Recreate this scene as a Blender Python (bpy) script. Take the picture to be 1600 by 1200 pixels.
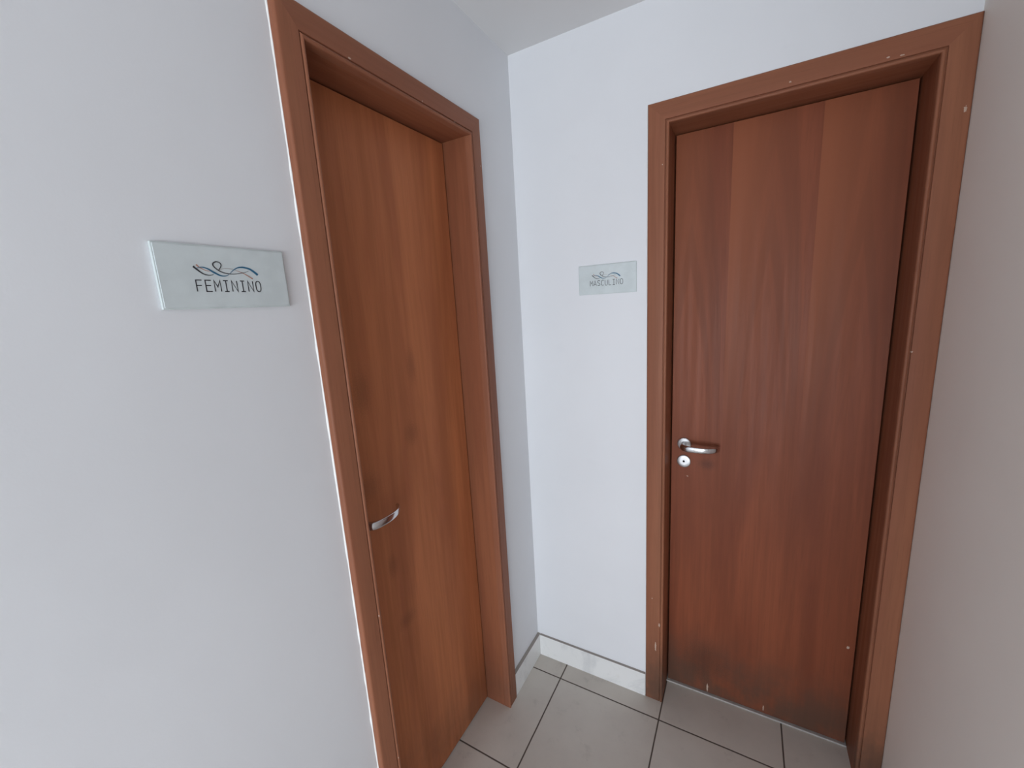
import bpy, bmesh, math, random
from mathutils import Vector, Matrix

# ------------------------------------------------------------------ clearing
for o in list(bpy.data.objects):
    bpy.data.objects.remove(o, do_unlink=True)
scene = bpy.context.scene
COL = scene.collection

# ------------------------------------------------------------------ camera
F_PX = 641.34
cam_d = bpy.data.cameras.new('camera')
cam = bpy.data.objects.new('camera', cam_d)
COL.objects.link(cam)
cam_d.sensor_width = 36.0
cam_d.sensor_fit = 'HORIZONTAL'
cam_d.lens = F_PX / 1600 * 36.0
cam_d.clip_start = 0.02
YAW, PITCH, ROLL = 0.5201, -0.1872, -0.0584
cy_, sy_ = math.cos(YAW), math.sin(YAW)
cp_, sp_ = math.cos(PITCH), math.sin(PITCH)
FV = Vector((-sy_ * cp_, cy_ * cp_, sp_))
R0 = Vector((cy_, sy_, 0))
U0 = R0.cross(FV)
RV = math.cos(ROLL) * R0 + math.sin(ROLL) * U0
UV = -math.sin(ROLL) * R0 + math.cos(ROLL) * U0
cam.matrix_world = Matrix(((RV.x, UV.x, -FV.x, 0.7746), (RV.y, UV.y, -FV.y, -1.4569),
                           (RV.z, UV.z, -FV.z, 1.5773), (0, 0, 0, 1)))
scene.camera = cam

# ------------------------------------------------------------------ world, daylight, exposure
world = bpy.data.worlds.new('daylight_sky')
scene.world = world
world.use_nodes = True
wb = world.node_tree.nodes['Background']
wb.inputs['Color'].default_value = (0.72, 0.82, 1.0, 1)
wb.inputs['Strength'].default_value = 1.0


def daylight(name, x, y, z, sx, sz, power, color, rot):
    d = bpy.data.lights.new(name, 'AREA')
    d.shape = 'RECTANGLE'
    d.size, d.size_y = sx, sz
    d.energy = power
    d.color = color
    o = bpy.data.objects.new(name, d)
    o.location = (x, y, z)
    o.rotation_euler = rot
    COL.objects.link(o)
    return o


# daylight entering by the tall glazing at the far end of the lobby, behind the camera
daylight('window_daylight', 1.30, -5.10, 0.66, 2.3, 1.15, 126.0, (0.865, 0.93, 1.0), (math.radians(90), 0, 0))

vs = scene.view_settings
scene.display_settings.display_device = 'sRGB'
vs.view_transform = 'Standard'
vs.look = 'None'
vs.exposure = 0.0
vs.gamma = 1.0
vs.use_curve_mapping = False


# ------------------------------------------------------------------ node helpers
class N:
    def __init__(self, name):
        self.m = bpy.data.materials.new(name)
        self.m.use_nodes = True
        self.t = self.m.node_tree
        self.b = self.t.nodes['Principled BSDF']

    def put(self, sock, v):
        if isinstance(v, bpy.types.NodeSocket):
            self.t.links.new(v, sock)
        else:
            sock.default_value = v

    def coord(self, which='Object'):
        n = self.t.nodes.new('ShaderNodeTexCoord')
        return n.outputs[which]

    def math(self, op, a, b=None, c=None, clamp=False):
        n = self.t.nodes.new('ShaderNodeMath')
        n.operation = op
        n.use_clamp = clamp
        self.put(n.inputs[0], a)
        if b is not None: self.put(n.inputs[1], b)
        if c is not None: self.put(n.inputs[2], c)
        return n.outputs[0]

    def sep(self, v):
        n = self.t.nodes.new('ShaderNodeSeparateXYZ')
        self.put(n.inputs[0], v)
        return n.outputs

    def comb(self, x=0.0, y=0.0, z=0.0):
        n = self.t.nodes.new('ShaderNodeCombineXYZ')
        for i, v in enumerate((x, y, z)): self.put(n.inputs[i], v)
        return n.outputs[0]

    def noise(self, vec, scale=5.0, detail=2.0, rough=0.5, dist=0.0):
        n = self.t.nodes.new('ShaderNodeTexNoise')
        self.put(n.inputs['Vector'], vec)
        n.inputs['Scale'].default_value = scale
        n.inputs['Detail'].default_value = detail
        n.inputs['Roughness'].default_value = rough
        n.inputs['Distortion'].default_value = dist
        return n.outputs['Fac']

    def ramp(self, fac, stops, interp='LINEAR'):
        n = self.t.nodes.new('ShaderNodeValToRGB')
        self.put(n.inputs[0], fac)
        cr = n.color_ramp
        cr.interpolation = interp
        while len(cr.elements) < len(stops): cr.elements.new(0.5)
        for e, (p, c) in zip(cr.elements, stops):
            e.position = p
            e.color = (c[0], c[1], c[2], 1) if isinstance(c, (tuple, list)) else (c, c, c, 1)
        return n.outputs[0]

    def maprange(self, v, a, b, c=0.0, d=1.0, smooth=True):
        n = self.t.nodes.new('ShaderNodeMapRange')
        n.interpolation_type = 'SMOOTHSTEP' if smooth else 'LINEAR'
        self.put(n.inputs[0], v)
        for i, x in zip((1, 2, 3, 4), (a, b, c, d)): n.inputs[i].default_value = x
        return n.outputs[0]

    def mix(self, fac, a, b, mode='MIX'):
        n = self.t.nodes.new('ShaderNodeMix')
        n.data_type = 'RGBA'
        n.blend_type = mode
        self.put(n.inputs[0], fac)
        for s, v in ((n.inputs[6], a), (n.inputs[7], b)):
            self.put(s, (v[0], v[1], v[2], 1) if isinstance(v, tuple) else v)
        return n.outputs[2]

    def bump(self, h, strength=0.3, dist=0.001):
        n = self.t.nodes.new('ShaderNodeBump')
        n.inputs['Strength'].default_value = strength
        n.inputs['Distance'].default_value = dist
        self.put(n.inputs['Height'], h)
        self.put(self.b.inputs['Normal'], n.outputs[0])

    def spots(self, u, v, lst):
        """union of small irregular ellipses (paint chips, smudges): returns a 0..1 mask"""
        out = None
        w = self.noise(self.comb(u, v, 0.0), 300.0, 2.0)
        w = self.math('MULTIPLY_ADD', w, 1.7, -0.85)
        for (su, sv, ru, rv, soft) in lst:
            du = self.math('DIVIDE', self.math('SUBTRACT', u, su), ru)
            dv = self.math('DIVIDE', self.math('SUBTRACT', v, sv), rv)
            d = self.math('SQRT', self.math('ADD', self.math('MULTIPLY', du, du), self.math('MULTIPLY', dv, dv)))
            d = self.math('ADD', d, w)
            k = self.maprange(d, 1.0 - soft, 1.0 + soft * 0.3, 1.0, 0.0)
            out = k if out is None else self.math('MAXIMUM', out, k)
        return out


def sc(c, k):
    return tuple(x * k for x in c)


# ------------------------------------------------------------------ materials
def plaster(name, col, seed=0.0):
    n = N(name)
    co = n.coord()
    s = n.sep(co)
    v = n.comb(n.math('ADD', s[0], seed), s[1], s[2])
    f = n.noise(v, 1.7, 3.0)
    g = n.noise(v, 9.0, 4.0, 0.6)
    c = n.mix(n.maprange(f, 0.3, 0.7), sc(col, 0.975), sc(col, 1.015))
    c = n.mix(n.maprange(g, 0.62, 0.8, 0, 0.35), c, sc(col, 0.94))
    n.put(n.b.inputs['Base Color'], c)
    n.b.inputs['Roughness'].default_value = 0.62
    h = n.math('ADD', n.math('MULTIPLY', n.noise(v, 260.0, 3.0), 0.12), n.math('MULTIPLY', n.noise(v, 7.0, 2.0), 1.6))
    n.bump(h, 0.35, 0.002)
    return n.m


M_WALL = plaster('white_wall_paint', (0.765, 0.775, 0.80))
M_WALLC = plaster('white_wall_paint_warm_bounce', (0.91, 0.86, 0.80), 4.0)  # white wall paint, warmed and lightened to stand in for bounce light
M_CEIL = plaster('white_ceiling_paint', (0.76, 0.755, 0.755), 9.0)


def wood(name, axis, base, veneer=False, smudge=None, chips=None, dirt=0.0, rough=0.47, contrast=1.0):
    """varnished reddish brown wood. axis = the local axis the grain follows."""
    n = N(name)
    s = n.sep(n.coord())
    if axis == 'Z':
        across, depth, along = s[0], s[1], s[2]
    else:
        across, depth, along = s[2], s[1], s[0]
    slow = n.comb(n.math('MULTIPLY', across, 9.0), n.math('MULTIPLY', depth, 9.0), n.math('MULTIPLY', along, 0.9))
    f1 = n.noise(slow, 1.0, 4.0, 0.6, 0.4)
    fine = n.comb(n.math('MULTIPLY', across, 260.0), n.math('MULTIPLY', depth, 120.0), n.math('MULTIPLY', along, 9.0))
    f2 = n.noise(fine, 1.0, 3.0, 0.6)
    med = n.comb(n.math('MULTIPLY', across, 55.0), n.math('MULTIPLY', depth, 40.0), n.math('MULTIPLY', along, 1.6))
    f3 = n.noise(med, 1.0, 3.0, 0.55, 0.2)
    lo, hi = sc(base, 1 - 0.30 * contrast), sc(base, 1 + 0.24 * contrast)
    lo = (lo[0], lo[1] * 0.92, lo[2] * 0.95)
    c = n.mix(n.maprange(f1, 0.28, 0.72), lo, hi)
    c = n.mix(n.maprange(f3, 0.35, 0.75, 0, 0.45), c, sc(base, 0.72))
    c = n.mix(n.maprange(f2, 0.5, 0.8, 0, 0.40), c, sc(base, 0.62))
    if veneer:
        # book-matched leaves: flame figure that fans out from the seams towards the top
        seam0, pitch = 0.170 - 0.298, 0.1125        # local X of a seam, half a strip
        rel = n.math('SUBTRACT', across, seam0)
        dx = n.math('PINGPONG', rel, pitch)
        top = n.math('MAXIMUM', n.math('SUBTRACT', along, 0.95), 0.0)
        fan = n.math('DIVIDE', dx, n.math('ADD', 0.30, n.math('MULTIPLY', n.math('MULTIPLY', top, top), 0.75)))
        wob = n.noise(n.comb(n.math('MULTIPLY', across, 5.0), 0.0, n.math('MULTIPLY', along, 1.3)), 1.0, 2.0)
        q = n.math('ADD', n.math('MULTIPLY', fan, 19.0), n.math('MULTIPLY', wob, 1.3))
        fl = n.noise(n.comb(q, 0.0, n.math('MULTIPLY', along, 0.35)), 1.0, 3.0, 0.6)
        idx = n.math('FLOOR', n.math('DIVIDE', rel, pitch * 2))
        tone = n.noise(n.comb(n.math('MULTIPLY', idx, 7.31), 3.3, 0.0), 1.0, 0.0)
        saw = n.math('FRACT', n.math('DIVIDE', rel, pitch * 2))
        amt = n.maprange(along, 0.75, 1.6, 0.25, 1.0)
        k = n.math('MULTIPLY', n.maprange(fl, 0.42, 0.66), amt)
        c = n.mix(n.math('MULTIPLY', k, 0.62), c, sc(base, 0.60))
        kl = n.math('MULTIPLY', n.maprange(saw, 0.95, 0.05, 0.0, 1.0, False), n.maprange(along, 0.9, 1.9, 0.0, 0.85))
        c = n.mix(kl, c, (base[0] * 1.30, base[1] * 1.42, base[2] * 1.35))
        c = n.mix(n.maprange(tone, 0.3, 0.7, 0.0, 0.16), c, sc(base, 1.3))
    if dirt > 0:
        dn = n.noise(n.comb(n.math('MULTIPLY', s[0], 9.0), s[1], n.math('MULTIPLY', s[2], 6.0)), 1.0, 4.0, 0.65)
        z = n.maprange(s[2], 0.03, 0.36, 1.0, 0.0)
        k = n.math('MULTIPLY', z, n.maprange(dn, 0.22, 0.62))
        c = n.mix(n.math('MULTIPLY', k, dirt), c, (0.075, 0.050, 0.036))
    if smudge:
        k = n.spots(s[0], s[2], [(a, b, e, d, 0.9) for (a, b, e, d, _) in smudge])
        c = n.mix(n.math('MULTIPLY', k, smudge[0][4]), c, (0.045, 0.022, 0.015))
    if chips:
        k = n.spots(s[0], s[2], [(a, b, e, d, 0.12) for (a, b, e, d) in chips])
        c = n.mix(n.math('MULTIPLY', k, 0.8), c, (0.60, 0.47, 0.38))
    n.put(n.b.inputs['Base Color'], c)
    n.put(n.b.inputs['Roughness'], n.maprange(f3, 0.2, 0.8, rough - 0.05, rough + 0.08))
    n.b.inputs['Specular IOR Level'].default_value = 0.22
    n.bump(n.math('ADD', f2, n.math('MULTIPLY', f3, 0.6)), 0.10, 0.0006)
    return n.m


LEAF_RED = (0.225, 0.064, 0.029)
LEAF_ORANGE = (0.470, 0.165, 0.068)
CASE_COL = (0.290, 0.115, 0.062)


def simple(name, col, rough=0.5, metal=0.0, spec=0.5):
    n = N(name)
    f = n.noise(n.coord(), 30.0, 3.0)
    n.put(n.b.inputs['Base Color'], n.mix(n.maprange(f, 0.3, 0.7), sc(col, 0.96), sc(col, 1.03)))
    n.b.inputs['Roughness'].default_value = rough
    n.b.inputs['Metallic'].default_value = metal
    n.b.inputs['Specular IOR Level'].default_value = spec
    return n.m


M_CHROME = simple('polished_chrome', (0.66, 0.66, 0.68), 0.16, 1.0)
M_SATIN = simple('satin_steel', (0.64, 0.64, 0.65), 0.45, 1.0)
M_CAULK = simple('white_paint_bead', (0.84, 0.83, 0.81), 0.6)
M_THRESH = simple('grey_threshold_stone', (0.40, 0.38, 0.36), 0.5)
M_GLASSEDGE = simple('pale_sign_edge', (0.60, 0.66, 0.66), 0.25)
M_PLATE = simple('frosted_grey_green_plate', (0.61, 0.665, 0.675), 0.22)
M_INK = simple('black_ink', (0.035, 0.035, 0.042), 0.5)
M_BLUE = simple('blue_ink', (0.020, 0.125, 0.230), 0.5)
M_ORANGE = simple('copper_ink', (0.42, 0.20, 0.14), 0.5)
M_GREY = simple('warm_grey_ink', (0.34, 0.32, 0.31), 0.5)
M_FRAME = simple('dark_aluminium_frame', (0.20, 0.20, 0.21), 0.4)
M_DARK = simple('dark_lock_hollow', (0.012, 0.012, 0.015), 0.8)


def marble():
    n = N('white_marble')
    co = n.coord()
    f = n.noise(co, 6.0, 6.0, 0.65, 1.2)
    g = n.noise(co, 22.0, 4.0, 0.6)
    c = n.mix(n.maprange(f, 0.5, 0.68), (0.78, 0.78, 0.77), (0.66, 0.665, 0.665))
    c = n.mix(n.maprange(g, 0.62, 0.78, 0, 0.4), c, (0.62, 0.59, 0.54))
    # dusty joint on the top edge
    geo = n.t.nodes.new('ShaderNodeNewGeometry')
    nz = n.sep(geo.outputs['Normal'])[2]
    c = n.mix(n.maprange(nz, 0.6, 0.9, 0, 0.9), c, (0.27, 0.23, 0.20))
    n.put(n.b.inputs['Base Color'], c)
    n.b.inputs['Roughness'].default_value = 0.28
    return n.m


M_MARBLE = marble()

TX, TY, TS = 0.1493, -0.0957, 0.402


def tiles():
    n = N('beige_ceramic_floor_tiles')
    s = n.sep(n.coord())
    wob = n.math('MULTIPLY_ADD', n.noise(n.coord(), 14.0, 2.0), 0.0012, -0.0006)
    def dist(a, off):
        r = n.math('DIVIDE', n.math('SUBTRACT', n.math('ADD', a, wob), off), TS)
        return n.math('MULTIPLY', n.math('PINGPONG', r, 0.5), TS), n.math('FLOOR', r)
    dx, ix = dist(s[0], TX)
    dy, iy = dist(s[1], TY)
    d = n.math('MINIMUM', dx, dy)
    g = n.maprange(d, 0.0016, 0.0034, 1.0, 0.0)
    tone = n.noise(n.comb(n.math('MULTIPLY', ix, 3.17), n.math('MULTIPLY', iy, 5.71), 0.0), 1.0, 0.0)
    f = n.noise(n.coord(), 4.0, 4.0, 0.6)
    sp = n.noise(n.coord(), 55.0, 4.0, 0.7)
    c = n.mix(n.maprange(f, 0.3, 0.7), (0.54, 0.495, 0.445), (0.60, 0.555, 0.50))
    c = n.mix(n.maprange(tone, 0.3, 0.7, 0, 0.10), c, (0.62, 0.57, 0.51))
    c = n.mix(n.maprange(sp, 0.6, 0.75, 0, 0.15), c, (0.28, 0.24, 0.22))
    c = n.mix(n.math('MULTIPLY', n.maprange(n.noise(n.coord(), 11.0, 5.0, 0.7), 0.56, 0.72), 0.22), c, (0.24, 0.22, 0.20))
    c = n.mix(g, c, (0.085, 0.064, 0.052))
    n.put(n.b.inputs['Base Color'], c)
    n.put(n.b.inputs['Roughness'], n.mix(g, (0.55, 0.55, 0.55), (0.9, 0.9, 0.9)))
    n.bump(n.math('SUBTRACT', n.math('MULTIPLY', n.noise(n.coord(), 60.0, 2.0), 0.1), g), 0.5, 0.0012)
    return n.m


M_TILE = tiles()


# ------------------------------------------------------------------ mesh helpers
def box(bm, x0, x1, y0, y1, z0, z1, bev=0.0):
    vs_ = [bm.verts.new((x, y, z)) for z in (z0, z1) for y in (y0, y1) for x in (x0, x1)]
    f = [(0, 2, 3, 1), (4, 5, 7, 6), (0, 1, 5, 4), (2, 6, 7, 3), (0, 4, 6, 2), (1, 3, 7, 5)]
    fs = [bm.faces.new([vs_[i] for i in q]) for q in f]
    if bev > 0:
        es = list({e for q in fs for e in q.edges})
        bmesh.ops.bevel(bm, geom=es, offset=bev, segments=3, profile=0.5, affect='EDGES')
    return fs


def link(name, bm, mat, parent=None, kind=None, smooth=False, label=None):
    bmesh.ops.recalc_face_normals(bm, faces=bm.faces[:])
    me = bpy.data.meshes.new(name)
    bm.to_mesh(me)
    bm.free()
    if smooth:
        for p in me.polygons: p.use_smooth = True
        me.set_sharp_from_angle(angle=math.radians(38))
    for m in (mat if isinstance(mat, (list, tuple)) else [mat]): me.materials.append(m)
    o = bpy.data.objects.new(name, me)
    COL.objects.link(o)
    if parent: o.parent = parent
    if kind: o['kind'] = kind
    if label: o['label'] = label
    return o


def tag(o, label, cat, kind=None, group=None):
    o['label'] = label
    o['category'] = cat
    if kind: o['kind'] = kind
    if group: o['group'] = group


def sweep(bm, rings, cap=True, closed=False):
    vr = [[bm.verts.new(p) for p in r] for r in rings]
    k = len(vr[0])
    for a, b in zip(vr, vr[1:] + ([vr[0]] if closed else [])):
        for i in range(k):
            bm.faces.new((a[i], a[(i + 1) % k], b[(i + 1) % k], b[i]))
    if cap and not closed:
        bm.faces.new(vr[0][::-1])
        bm.faces.new(vr[-1])


# ------------------------------------------------------------------ dimensions (metres)
HC = 2.4457                 # ceiling height
HT = 2.16                   # outer top of the door casings
A = dict(X0=-0.9151, X1=-0.249, c0=0.0577, c1=0.0577, ct=0.0618, f=0.005, t=0.0214, dep=0.1058)
B = dict(X0=0.4865, X1=1.2095, c0=0.0637, c1=0.0641, ct=0.0648, f=0.008, t=0.0181, dep=0.1159)
W = 1.2095                  # face of the right-hand wall
FA, FB = 0.005, 0.008         # plaster thickness in front of the door datum planes
WT = 0.16                   # wall thickness
YF = -5.00                  # window end of the lobby
XF = 2.9
YC = -2.00                  # where the right-hand wall ends; unseen stretch lengthened to shade the back wall

# ------------------------------------------------------------------ setting
bm = bmesh.new()
box(bm, -0.5, XF + WT, YF - WT, 0.5, -0.10, 0.0)
fl = link('floor', bm, M_TILE, kind='structure')
tag(fl, 'beige ceramic tiled floor with dark grout lines', 'floor', 'structure')

bm = bmesh.new()
box(bm, -0.5, XF + WT, YF - WT, 0.5, HC, HC + 0.12)
ce = link('ceiling', bm, M_CEIL, kind='structure')
tag(ce, 'plain white ceiling above both doors', 'ceiling', 'structure')

OV = 0.012                  # casing laps the wall by this less than its width


def wall_with_hole(name, a, b, hx0, hx1, hz, axis, mat):
    bm_ = bmesh.new()
    def bx_(u0, u1, z0, z1):
        if axis == 'Y': box(bm_, -WT, FA, u0, u1, z0, z1)
        else: box(bm_, u0, u1, -FB, WT, z0, z1)
    bx_(a, hx0, 0, HC)
    bx_(hx1, b, 0, HC)
    bx_(hx0, hx1, hz, HC)
    return link(name, bm_, mat, kind='structure')


wl = wall_with_hole('wall_left', YF - WT, WT, A['X0'] + OV, A['X1'] - OV, HT - OV, 'Y', M_WALL)
tag(wl, 'white painted wall with the first door and its sign', 'wall', 'structure')
wbk = wall_with_hole('wall_back', 0.0, W, B['X0'] + OV, W - 0.006, HT - OV, 'X', M_WALL)
tag(wbk, 'bright white wall facing the viewer with the second door', 'wall', 'structure')
bm = bmesh.new()
box(bm, W, XF, YC, WT, 0, HC)
wr = link('wall_right', bm, M_WALLC)
tag(wr, 'shaded white wall at the right edge, warm bounce light in its colour', 'wall', 'structure')
bm = bmesh.new()
box(bm, XF, XF + WT, YF - WT, WT, 0, HC)
ws = link('wall_side', bm, M_WALL)
tag(ws, 'white lobby wall behind the viewer on the right', 'wall', 'structure')
bm = bmesh.new()
WX0, WX1, WZ0, WZ1 = 0.10, 2.50, 0.05, 1.28
box(bm, 0, WX0, YF - WT, YF, 0, HC)
box(bm, WX1, XF, YF - WT, YF, 0, HC)
box(bm, WX0, WX1, YF - WT, YF, 0, WZ0)
box(bm, WX0, WX1, YF - WT, YF, WZ1, HC)
wf = link('wall_front', bm, M_WALL)
tag(wf, 'white lobby wall behind the viewer around the glazing', 'wall', 'structure')
# glazing frame
wroot = bpy.data.objects.new('window_1', None)
COL.objects.link(wroot)
wroot.location = ((WX0 + WX1) / 2, YF - 0.05, WZ0)
tag(wroot, 'tall glazed lobby window behind the viewer', 'window', 'structure')
bm = bmesh.new()
hw, hh = (WX1 - WX0) / 2, WZ1 - WZ0
box(bm, -hw, hw, -0.02, 0.02, 0, 0.05)
box(bm, -hw, hw, -0.02, 0.02, hh - 0.05, hh)
for x in (-hw + 0.025, -hw / 3, hw / 3, hw - 0.025):
    box(bm, x - 0.025, x + 0.025, -0.02, 0.02, 0.05, hh - 0.05)
link('window_frame', bm, M_FRAME, wroot)

# marble baseboards
BH, BT = 0.1025, 0.0195


def baseboard(name, u0, u1, axis, label):
    bm_ = bmesh.new()
    if axis == 'X': box(bm_, u0, u1, -BT, -FB + 0.0005, 0, BH, 0.0012)
    else: box(bm_, FA - 0.0005, BT, u0, u1, 0, BH, 0.0012)
    o = link(name, bm_, M_MARBLE)
    tag(o, label, 'baseboard', 'structure')
    return o


baseboard('baseboard_back', BT, B['X0'] - 0.001, 'X', 'white marble baseboard between the corner and the right door')
baseboard('baseboard_left', A['X1'] + 0.001, -FB, 'Y', 'short white marble baseboard between the left door and the corner')
baseboard('baseboard_near', YF, A['X0'] - 0.55, 'Y', 'white marble baseboard on the left wall beside the viewer')


# ------------------------------------------------------------------ doors
def casing_profile(w, t):
    """cross-section from the outer edge (u = 0) to the inner edge (u = w); v = height off the wall"""
    p = [(0, -0.001)]
    r = 0.006
    for i in range(5):
        a = math.pi - i * math.pi / 8
        p.append((r + r * math.cos(a), t - r + r * math.sin(a)))
    gw = 0.0095                    # the bead beside the opening
    p += [(w - gw - 0.0022, t), (w - gw - 0.0012, t - 0.0035), (w - gw, t - 0.0035)]
    rb = (gw) / 2
    for i in range(7):
        a = math.pi - i * math.pi / 6
        p.append((w - rb + rb * math.cos(a), t - rb + 0.0015 + rb * math.sin(a)))
    p.append((w, -0.001))
    return p


def door(name, cx, rotz, loc, P, leaf_mat, case_v, case_h, jamb_v, jamb_h, label, cut_right=False):
    root = bpy.data.objects.new(name, None)
    COL.objects.link(root)
    root.location = loc
    root.rotation_euler = (0, 0, rotz)
    tag(root, label, 'door', 'structure')
    x0, x1 = P['X0'] - cx, P['X1'] - cx
    c0, c1, ct, t, dep = P['c0'], P['c1'], P['ct'], P['t'], P['dep']
    yl = dep - t                               # front face of the leaf, behind the wall plane (+y)
    # casings, mitred at the top
    def upright(side):
        w = c0 if side < 0 else c1
        pr = casing_profile(w, t)
        rings = []
        for zf in (lambda u: 0.0, lambda u: HT - u / w * ct):
            rings.append([((x0 + u) if side < 0 else (x1 - u), -v, zf(u)) for u, v in pr])
        bm_ = bmesh.new()
        sweep(bm_, rings)
        return link('casing', bm_, case_v, root, smooth=True)
    upright(-1)
    upright(1)
    pr = casing_profile(ct, t)
    bm_ = bmesh.new()
    sweep(bm_, [[(x0 + u / ct * c0, -v, HT - u) for u, v in pr], [(x1 - u / ct * c1, -v, HT - u) for u, v in pr]])
    link('casing', bm_, case_h, root, smooth=True)
    # jambs: a stop in front of the leaf, a rebate beside it
    ix0, ix1, iz = x0 + c0, x1 - c1, HT - ct
    ox0, ox1, oz = x0 + OV + 0.0005, x1 - (0.0066 if cut_right else OV + 0.0005), HT - OV - 0.0005
    g = 0.005
    yb = WT - 0.002
    for s in (-1, 1):
        bm_ = bmesh.new()
        a, b, o_ = (ix0, ox0, 1) if s < 0 else (ix1, ox1, -1)
        # L-shaped section: full thickness up to the stop, thinner beside the leaf
        lip = a + o_ * 0.012
        ys = yl + 0.0365
        sec = [(a, 0.0012), (a, ys), (lip, ys), (lip, yb), (b, yb), (b, 0.0012)]
        sweep(bm_, [[(x, y, 0.0) for x, y in sec], [(x, y, iz) for x, y in sec]])
        link('jamb', bm_, jamb_v, root)
    bm_ = bmesh.new()
    gt = 0.004
    sec = [(iz, 0.0012), (iz, yl + 0.0365), (iz - 0.014, yl + 0.0365), (iz - 0.014, yb), (oz, yb), (oz, 0.0012)]
    sweep(bm_, [[(ox0, y, z) for z, y in sec], [(ox1, y, z) for z, y in sec]])
    link('jamb', bm_, jamb_h, root)
    # painted bead of filler along the casing and the wall
    bm_ = bmesh.new()
    rnd = random.Random(name)
    def bead(path, nrm):
        rings = []
        for p in path:
            rr = 0.0020 + rnd.random() * 0.0022
            p = Vector(p) + Vector((0, -P['f'], 0))
            ring = []
            for k in range(6):
                a = k * math.pi / 3
                ring.append(p + Vector(nrm) * (math.cos(a) * rr - 0.0005) + Vector((0, -1, 0)) * (math.sin(a) * rr))
            rings.append(ring)
        sweep(bm_, rings)
    nseg = 70
    bead([(x0, 0, HT * i / nseg) for i in range(nseg + 1)], (-1, 0, 0))
    if not cut_right:
        bead([(x1, 0, BH + 0.002 + (HT - BH) * i / nseg) for i in range(nseg + 1)], (1, 0, 0))
    bead([(x0 + (x1 - x0 - 0.006) * i / nseg, 0, HT) for i in range(nseg + 1)], (0, 0, 1))
    link('filler_bead', bm_, M_CAULK, root, smooth=True, label='white filler line along the casing edge')
    # leaf
    bm_ = bmesh.new()
    box(bm_, ix0 + g, ix1 - g, yl, yl + 0.035, 0.008, iz - gt, 0.0012)
    leaf = link('door_leaf', bm_, leaf_mat, root, smooth=False)
    # lever handle set
    hx, hz = ix0 + 0.0485, 1.045
    bm_ = bmesh.new()
    lathe(bm_, (hx, yl, hz), [(0.0, 0.0), (0.0235, 0.0), (0.0238, 0.003), (0.0225, 0.0065), (0.019, 0.0085), (0.0, 0.0088)])
    link('rosette', bm_, M_SATIN, leaf, smooth=True, label='round satin rosette behind the lever')
    lever(hx, yl, hz, leaf)
    kz = hz - 0.0675
    bm_ = bmesh.new()
    # keyhole rosette with a real bore
    lathe(bm_, (hx, yl, kz), [(0.0235, 0.0), (0.0238, 0.003), (0.0228, 0.0045), (0.0218, 0.0052), (0.0120, 0.0053), (0.0045, 0.0053), (0.0042, 0.0053), (0.0038, 0.0050), (0.0038, 0.0012), (0.0, 0.0012)])
    kp = link('keyhole_plate', bm_, [M_SATIN, M_DARK], leaf, smooth=True, label='round satin keyhole plate with a dark bore')
    for p in kp.data.polygons:
        c = p.center
        if math.hypot(c.x - hx, c.z - kz) < 0.0038: p.material_index = 1
    return root, leaf


def lathe(bm_, c, prof, seg=48):
    """profile (radius, distance out of the door) turned about the local -y axis"""
    rings = []
    for r, d in prof:
        if r < 1e-6:
            rings.append([bm_.verts.new((c[0], c[1] - d, c[2]))])
        else:
            rings.append([bm_.verts.new((c[0] + r * math.cos(2 * math.pi * k / seg), c[1] - d, c[2] + r * math.sin(2 * math.pi * k / seg))) for k in range(seg)])
    for a, b in zip(rings, rings[1:]):
        for k in range(seg):
            k2 = (k + 1) % seg
            if len(a) == 1: bm_.faces.new((a[0], b[k], b[k2]))
            elif len(b) == 1: bm_.faces.new((a[k], b[0], a[k2]))
            else: bm_.faces.new((a[k], a[k2], b[k2], b[k]))


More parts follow.
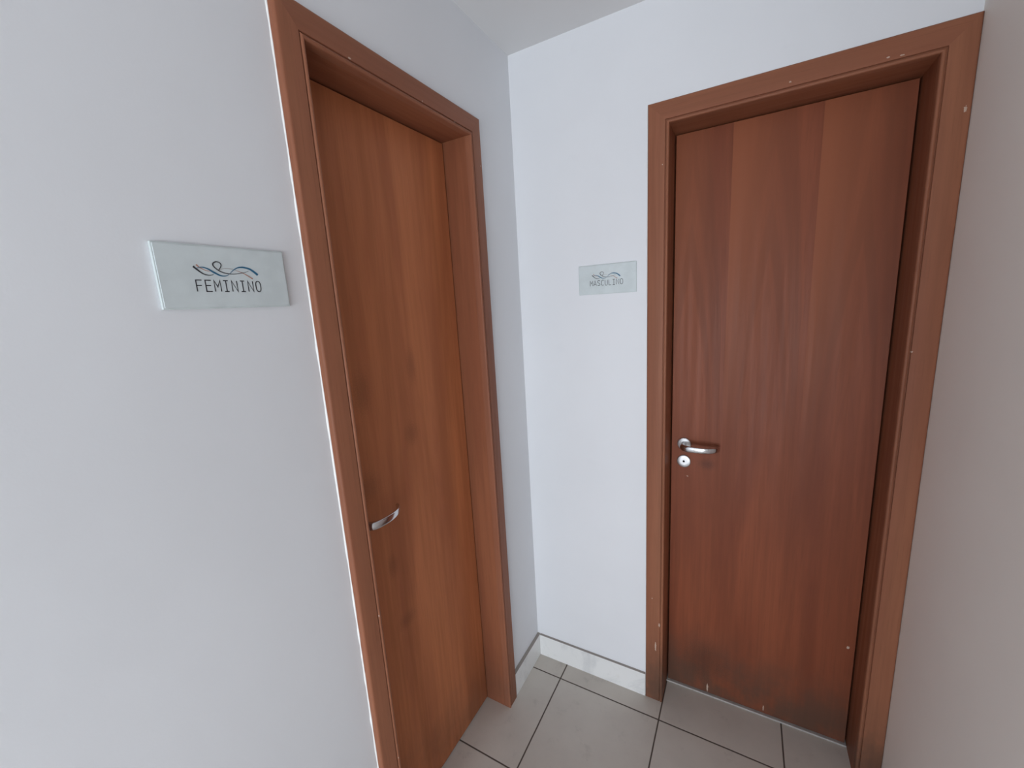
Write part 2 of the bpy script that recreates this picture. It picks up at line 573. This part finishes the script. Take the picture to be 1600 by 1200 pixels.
def lever(hx, yl, hz, parent):
    bm_ = bmesh.new()
    # round neck that flows into a flat bowed grip, its tip turned back to the door
    ctrl = [  # dx, out, half height, half thickness
        (0.000, 0.004, 0.0105, 0.0105), (0.000, 0.018, 0.0100, 0.0100), (0.000, 0.030, 0.0102, 0.0102),
        (0.001, 0.041, 0.0108, 0.0105), (0.006, 0.050, 0.0112, 0.0095), (0.016, 0.056, 0.0110, 0.0070), (0.030, 0.0595, 0.0106, 0.0050),
        (0.048, 0.0610, 0.0100, 0.0042), (0.066, 0.0600, 0.0096, 0.0040), (0.082, 0.0565, 0.0094, 0.0040),
        (0.096, 0.0500, 0.0092, 0.0041), (0.106, 0.0420, 0.0090, 0.0043), (0.112, 0.0330, 0.0086, 0.0046), (0.1145, 0.0270, 0.0070, 0.0040)]
    def cat(i, tt):
        p = [ctrl[max(0, min(len(ctrl) - 1, i + j))] for j in (-1, 0, 1, 2)]
        return [0.5 * ((2 * b) + (-a + c) * tt + (2 * a - 5 * b + 4 * c - d) * tt ** 2 + (-a + 3 * b - 3 * c + d) * tt ** 3) for a, b, c, d in zip(*p)]
    pts = []
    for i in range(len(ctrl) - 1):
        for k in range(5): pts.append(cat(i, k / 5))
    pts.append(list(ctrl[-1]))
    rings = []
    for i, (dx, out, hh_, ht_) in enumerate(pts):
        a, b = pts[max(0, i - 1)], pts[min(len(pts) - 1, i + 1)]
        tx_, ty_ = b[0] - a[0], b[1] - a[1]
        l = math.hypot(tx_, ty_)
        nx, ny = -ty_ / l, tx_ / l              # across the band, in the plane of the bow
        ex = 1.0 if i < 12 else 0.68            # squarer section on the grip
        if 12 <= i < 28: ex = 1.0 - 0.32 * (i - 12) / 16
        ring = []
        for k in range(24):
            t_ = 2 * math.pi * k / 24
            cc, ss = math.cos(t_), math.sin(t_)
            cc = math.copysign(abs(cc) ** ex, cc)
            ss = math.copysign(abs(ss) ** ex, ss)
            ring.append((hx + dx + nx * ht_ * cc, yl - (out + ny * ht_ * cc), hz + hh_ * ss))
        rings.append(ring)
    sweep(bm_, rings)
    return link('lever', bm_, M_CHROME, parent, smooth=True, label='polished chrome lever bowed towards the viewer')


cxA = (A['X0'] + A['X1']) / 2
cxB = (B['X0'] + B['X1']) / 2
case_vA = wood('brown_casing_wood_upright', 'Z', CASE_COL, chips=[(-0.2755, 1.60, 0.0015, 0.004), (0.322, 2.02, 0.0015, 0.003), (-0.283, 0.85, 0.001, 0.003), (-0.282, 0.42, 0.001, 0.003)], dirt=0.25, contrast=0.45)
case_hA = wood('brown_casing_wood_header', 'X', CASE_COL, chips=[(-0.17, 2.112, 0.004, 0.002), (0.06, 2.112, 0.002, 0.002), (0.20, 2.108, 0.002, 0.002)], contrast=0.45)
LX = lambda x: x - cxB
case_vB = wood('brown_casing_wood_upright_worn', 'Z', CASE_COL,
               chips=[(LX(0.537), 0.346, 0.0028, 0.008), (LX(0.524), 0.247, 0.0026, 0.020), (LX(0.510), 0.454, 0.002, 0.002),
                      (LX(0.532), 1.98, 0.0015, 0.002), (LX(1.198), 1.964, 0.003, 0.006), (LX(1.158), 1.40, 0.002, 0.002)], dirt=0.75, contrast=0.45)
case_hB = wood('brown_casing_wood_header_worn', 'X', CASE_COL,
               chips=[(LX(0.853), 2.118, 0.003, 0.002), (LX(1.075), 2.112, 0.004, 0.0015), (LX(1.05), 2.115, 0.003, 0.002)], contrast=0.45)
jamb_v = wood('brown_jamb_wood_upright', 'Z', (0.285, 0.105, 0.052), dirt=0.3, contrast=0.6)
jamb_h = wood('brown_jamb_wood_header', 'X', (0.275, 0.100, 0.050), contrast=0.6)
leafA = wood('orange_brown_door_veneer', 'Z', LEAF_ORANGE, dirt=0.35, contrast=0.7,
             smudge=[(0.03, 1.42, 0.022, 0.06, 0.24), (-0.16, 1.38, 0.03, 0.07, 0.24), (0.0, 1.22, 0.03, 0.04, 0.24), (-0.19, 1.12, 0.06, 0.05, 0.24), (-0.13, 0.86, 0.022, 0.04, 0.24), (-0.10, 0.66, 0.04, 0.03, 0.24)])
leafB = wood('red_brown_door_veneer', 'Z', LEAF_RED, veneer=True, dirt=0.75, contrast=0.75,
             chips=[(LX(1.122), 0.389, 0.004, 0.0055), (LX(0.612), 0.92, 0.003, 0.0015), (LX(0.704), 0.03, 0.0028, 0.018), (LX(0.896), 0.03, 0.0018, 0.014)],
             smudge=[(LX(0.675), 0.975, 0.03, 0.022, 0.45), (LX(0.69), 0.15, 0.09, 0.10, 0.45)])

door_a, leaf_a = door('door_1', cxA, math.radians(90), (0, cxA, 0), A, leafA, case_vA, case_hA, jamb_v, jamb_h,
                      'left brown wooden door seen at a steep angle beside the FEMININO sign')
door_b, leaf_b = door('door_2', cxB, 0.0, (cxB, 0, 0), B, leafB, case_vB, case_hB, jamb_v, jamb_h,
                      'right reddish brown wooden door facing the viewer beside the MASCULINO sign', cut_right=True)

# pale threshold strip under the right door
bm = bmesh.new()
ylB = B['dep'] - B['t']
box(bm, B['X0'] + B['c0'] + 0.0005, B['X1'] - B['c1'] - 0.0005, ylB - 0.009, ylB + 0.03, 0.0, 0.0065, 0.001)
th = link('trim_1', bm, M_THRESH)
tag(th, 'thin pale grey threshold strip under the right door', 'threshold', 'structure')

# ------------------------------------------------------------------ door signs
GLYPH = {  # strokes on a 0..1 by 0..1 letter box
    'F': [[(0.05, 0), (0.05, 1), (0.95, 1)], [(0.05, 0.53), (0.85, 0.53)]],
    'E': [[(0.97, 1), (0.05, 1), (0.05, 0), (0.97, 0)], [(0.05, 0.53), (0.85, 0.53)]],
    'M': [[(0.0, 0), (0.0, 1), (0.5, 0.42), (1.0, 1), (1.0, 0)]],
    'I': [[(0.12, 1), (0.88, 1)], [(0.5, 1), (0.5, 0)], [(0.12, 0), (0.88, 0)]],
    'N': [[(0.05, 0), (0.05, 1), (0.95, 0), (0.95, 1)]],
    'O': [[(0.5 + 0.45 * math.copysign(abs(math.cos(a)) ** 0.75, math.cos(a)), 0.5 + 0.5 * math.copysign(abs(math.sin(a)) ** 0.75, math.sin(a))) for a in [2 * math.pi * k / 28 for k in range(29)]]],
    'A': [[(0.0, 0), (0.5, 1), (1.0, 0)], [(0.17, 0.33), (0.83, 0.33)]],
    'S': [[(0.95, 0.86), (0.75, 0.98), (0.5, 1.0), (0.22, 0.96), (0.07, 0.82), (0.07, 0.68), (0.22, 0.56), (0.5, 0.5), (0.78, 0.43), (0.94, 0.3), (0.93, 0.15), (0.75, 0.03), (0.5, 0.0), (0.22, 0.02), (0.03, 0.14)]],
    'C': [[(0.95, 0.88), (0.78, 0.98), (0.55, 1.0), (0.3, 0.93), (0.12, 0.75), (0.06, 0.5), (0.12, 0.25), (0.3, 0.07), (0.55, 0.0), (0.78, 0.02), (0.95, 0.12)]],
    'U': [[(0.05, 1), (0.05, 0.3), (0.13, 0.1), (0.32, 0.0), (0.5, -0.01), (0.68, 0.0), (0.87, 0.1), (0.95, 0.3), (0.95, 1)]],
    'L': [[(0.08, 1), (0.08, 0), (0.97, 0)]],
}


def ribbon(bm_, pts, widths, y, thick=0.0004, z0=0.0):
    """a printed stroke of varying width lying on the plate"""
    n = len(pts)
    L, R = [], []
    for i in range(n):
        a, b = Vector(pts[max(0, i - 1)]), Vector(pts[min(n - 1, i + 1)])
        if 0 < i < n - 1:
            d1 = (Vector(pts[i]) - a).normalized()
            d2 = (b - Vector(pts[i])).normalized()
            d = (d1 + d2)
            if d.length < 1e-6: d = d1
            d.normalize()
            k = 1.0 / max(0.45, d.dot(d1))
        else:
            d = (b - a).normalized()
            k = 1.0
        nn = Vector((-d.y, d.x)) * widths[i] * 0.5 * k
        p = Vector(pts[i])
        L.append(p + nn)
        R.append(p - nn)
    rings = [[(l.x, y, l.y), (r.x, y, r.y), (r.x, y - thick, r.y), (l.x, y - thick, l.y)] for l, r in zip(L, R)]
    sweep(bm_, rings)


def smooth_pts(pts, k=6):
    out = []
    n = len(pts)
    for i in range(n - 1):
        p = [pts[max(0, min(n - 1, i + j))] for j in (-1, 0, 1, 2)]
        for s in range(k):
            t_ = s / k
            out.append(tuple(0.5 * ((2 * b) + (-a + c) * t_ + (2 * a - 5 * b + 4 * c - d) * t_ ** 2 + (-a + 3 * b - 3 * c + d) * t_ ** 3) for a, b, c, d in zip(*p)))
    out.append(pts[-1])
    return out


LOGO = [  # (part, material, points, width at start / middle / end) in metres from the sign's lower left corner
    ('copper_wave', M_ORANGE, [(0.0545, 0.0691), (0.0575, 0.0655), (0.0615, 0.0630), (0.0665, 0.0605), (0.0715, 0.0598), (0.0755, 0.0600)], (0.0014, 0.0007, 0.0003)),
    ('copper_wave', M_ORANGE, [(0.1135, 0.0621), (0.1225, 0.0588), (0.1285, 0.0556), (0.1385, 0.0491)], (0.0003, 0.0007, 0.0012)),
    ('grey_wave', M_GREY, [(0.0855, 0.0621), (0.0925, 0.0643), (0.0995, 0.0650), (0.1075, 0.0642), (0.1135, 0.0621)], (0.0003, 0.0005, 0.0004)),
    ('blue_wave', M_BLUE, [(0.0545, 0.0638), (0.0595, 0.0652), (0.0645, 0.0650), (0.0705, 0.0628), (0.0755, 0.0594), (0.0815, 0.0558), (0.0865, 0.0533), (0.0915, 0.0524), (0.0965, 0.0531), (0.1005, 0.0551)], (0.0004, 0.0018, 0.0004)),
    ('blue_wave', M_BLUE, [(0.1025, 0.0571), (0.1085, 0.0625), (0.1155, 0.0667), (0.1215, 0.0680), (0.1275, 0.0678), (0.1355, 0.0658), (0.1415, 0.0621), (0.1485, 0.0561)], (0.0003, 0.0016, 0.0024)),
    ('black_wave', M_INK, [(0.0495, 0.0661), (0.0535, 0.0621), (0.0585, 0.0575), (0.0635, 0.0543), (0.0685, 0.0530), (0.0735, 0.0533), (0.0775, 0.0549)], (0.0018, 0.0010, 0.0003)),
    ('black_wave', M_INK, [(0.1335, 0.0621), (0.1245, 0.0590), (0.1135, 0.0568), (0.1035, 0.0562), (0.0945, 0.0573), (0.0875, 0.0600), (0.0820, 0.0641), (0.0785, 0.0689), (0.0793, 0.0727), (0.0838, 0.0751), (0.0885, 0.0741), (0.0907, 0.0709), (0.0893, 0.0665), (0.0860, 0.0621)], (0.0003, 0.0012, 0.0006)),
]


def sign(text, loc, rotz, label, tx0, pitch, cw, ty0, ch, sw=0.2022, sh=0.1002, lx=0.0, ly=0.0):
    root = bpy.data.objects.new('door_sign', None)
    COL.objects.link(root)
    root.location = loc
    root.rotation_euler = (0, 0, rotz)
    tag(root, label, 'sign')
    bm_ = bmesh.new()
    box(bm_, 0, sw, -0.0060, 0.0, 0, sh, 0.0010)
    link('backing', bm_, M_GLASSEDGE, root, label='pale translucent edge of the sign')
    bm_ = bmesh.new()
    box(bm_, 0.0022, sw - 0.0022, -0.0072, -0.0055, 0.0022, sh - 0.0022, 0.0005)
    link('plate', bm_, M_PLATE, root)
    yf = -0.0072
    for i, (nm, mt, pts, (w0, w1, w2)) in enumerate(LOGO):
        bm_ = bmesh.new()
        sp = smooth_pts([(p[0] + lx, p[1] + ly) for p in pts])
        n_ = len(sp) - 1
        ws_ = []
        for k in range(n_ + 1):
            u = k / n_
            ws_.append((w0 + (w1 - w0) * u * 2 if u < 0.5 else w1 + (w2 - w1) * (u - 0.5) * 2) * 1.6)
        ribbon(bm_, sp, ws_, yf - 0.00006 * i, 0.0003)
        link(nm, bm_, mt, root)
    x = tx0
    for ch_ in text:
        bm_ = bmesh.new()
        for st in GLYPH[ch_]:
            ribbon(bm_, [(x + p[0] * cw, ty0 + p[1] * ch) for p in st], [0.0016] * len(st), yf, 0.0003)
        link('letter', bm_, M_INK, root)
        x += pitch
    return root


sign('FEMININO', (FA, -1.1643, 1.6017), math.radians(90),
     'grey-green glass sign reading FEMININO on the wall left of the doors', 0.0490, 0.01325, 0.0092, 0.0272, 0.0178)
sign('MASCULINO', (0.2494, -FB, 1.6011), 0.0,
     'grey-green glass sign reading MASCULINO on the wall between the doors', 0.0420, 0.01325, 0.0094, 0.0290, 0.0178)
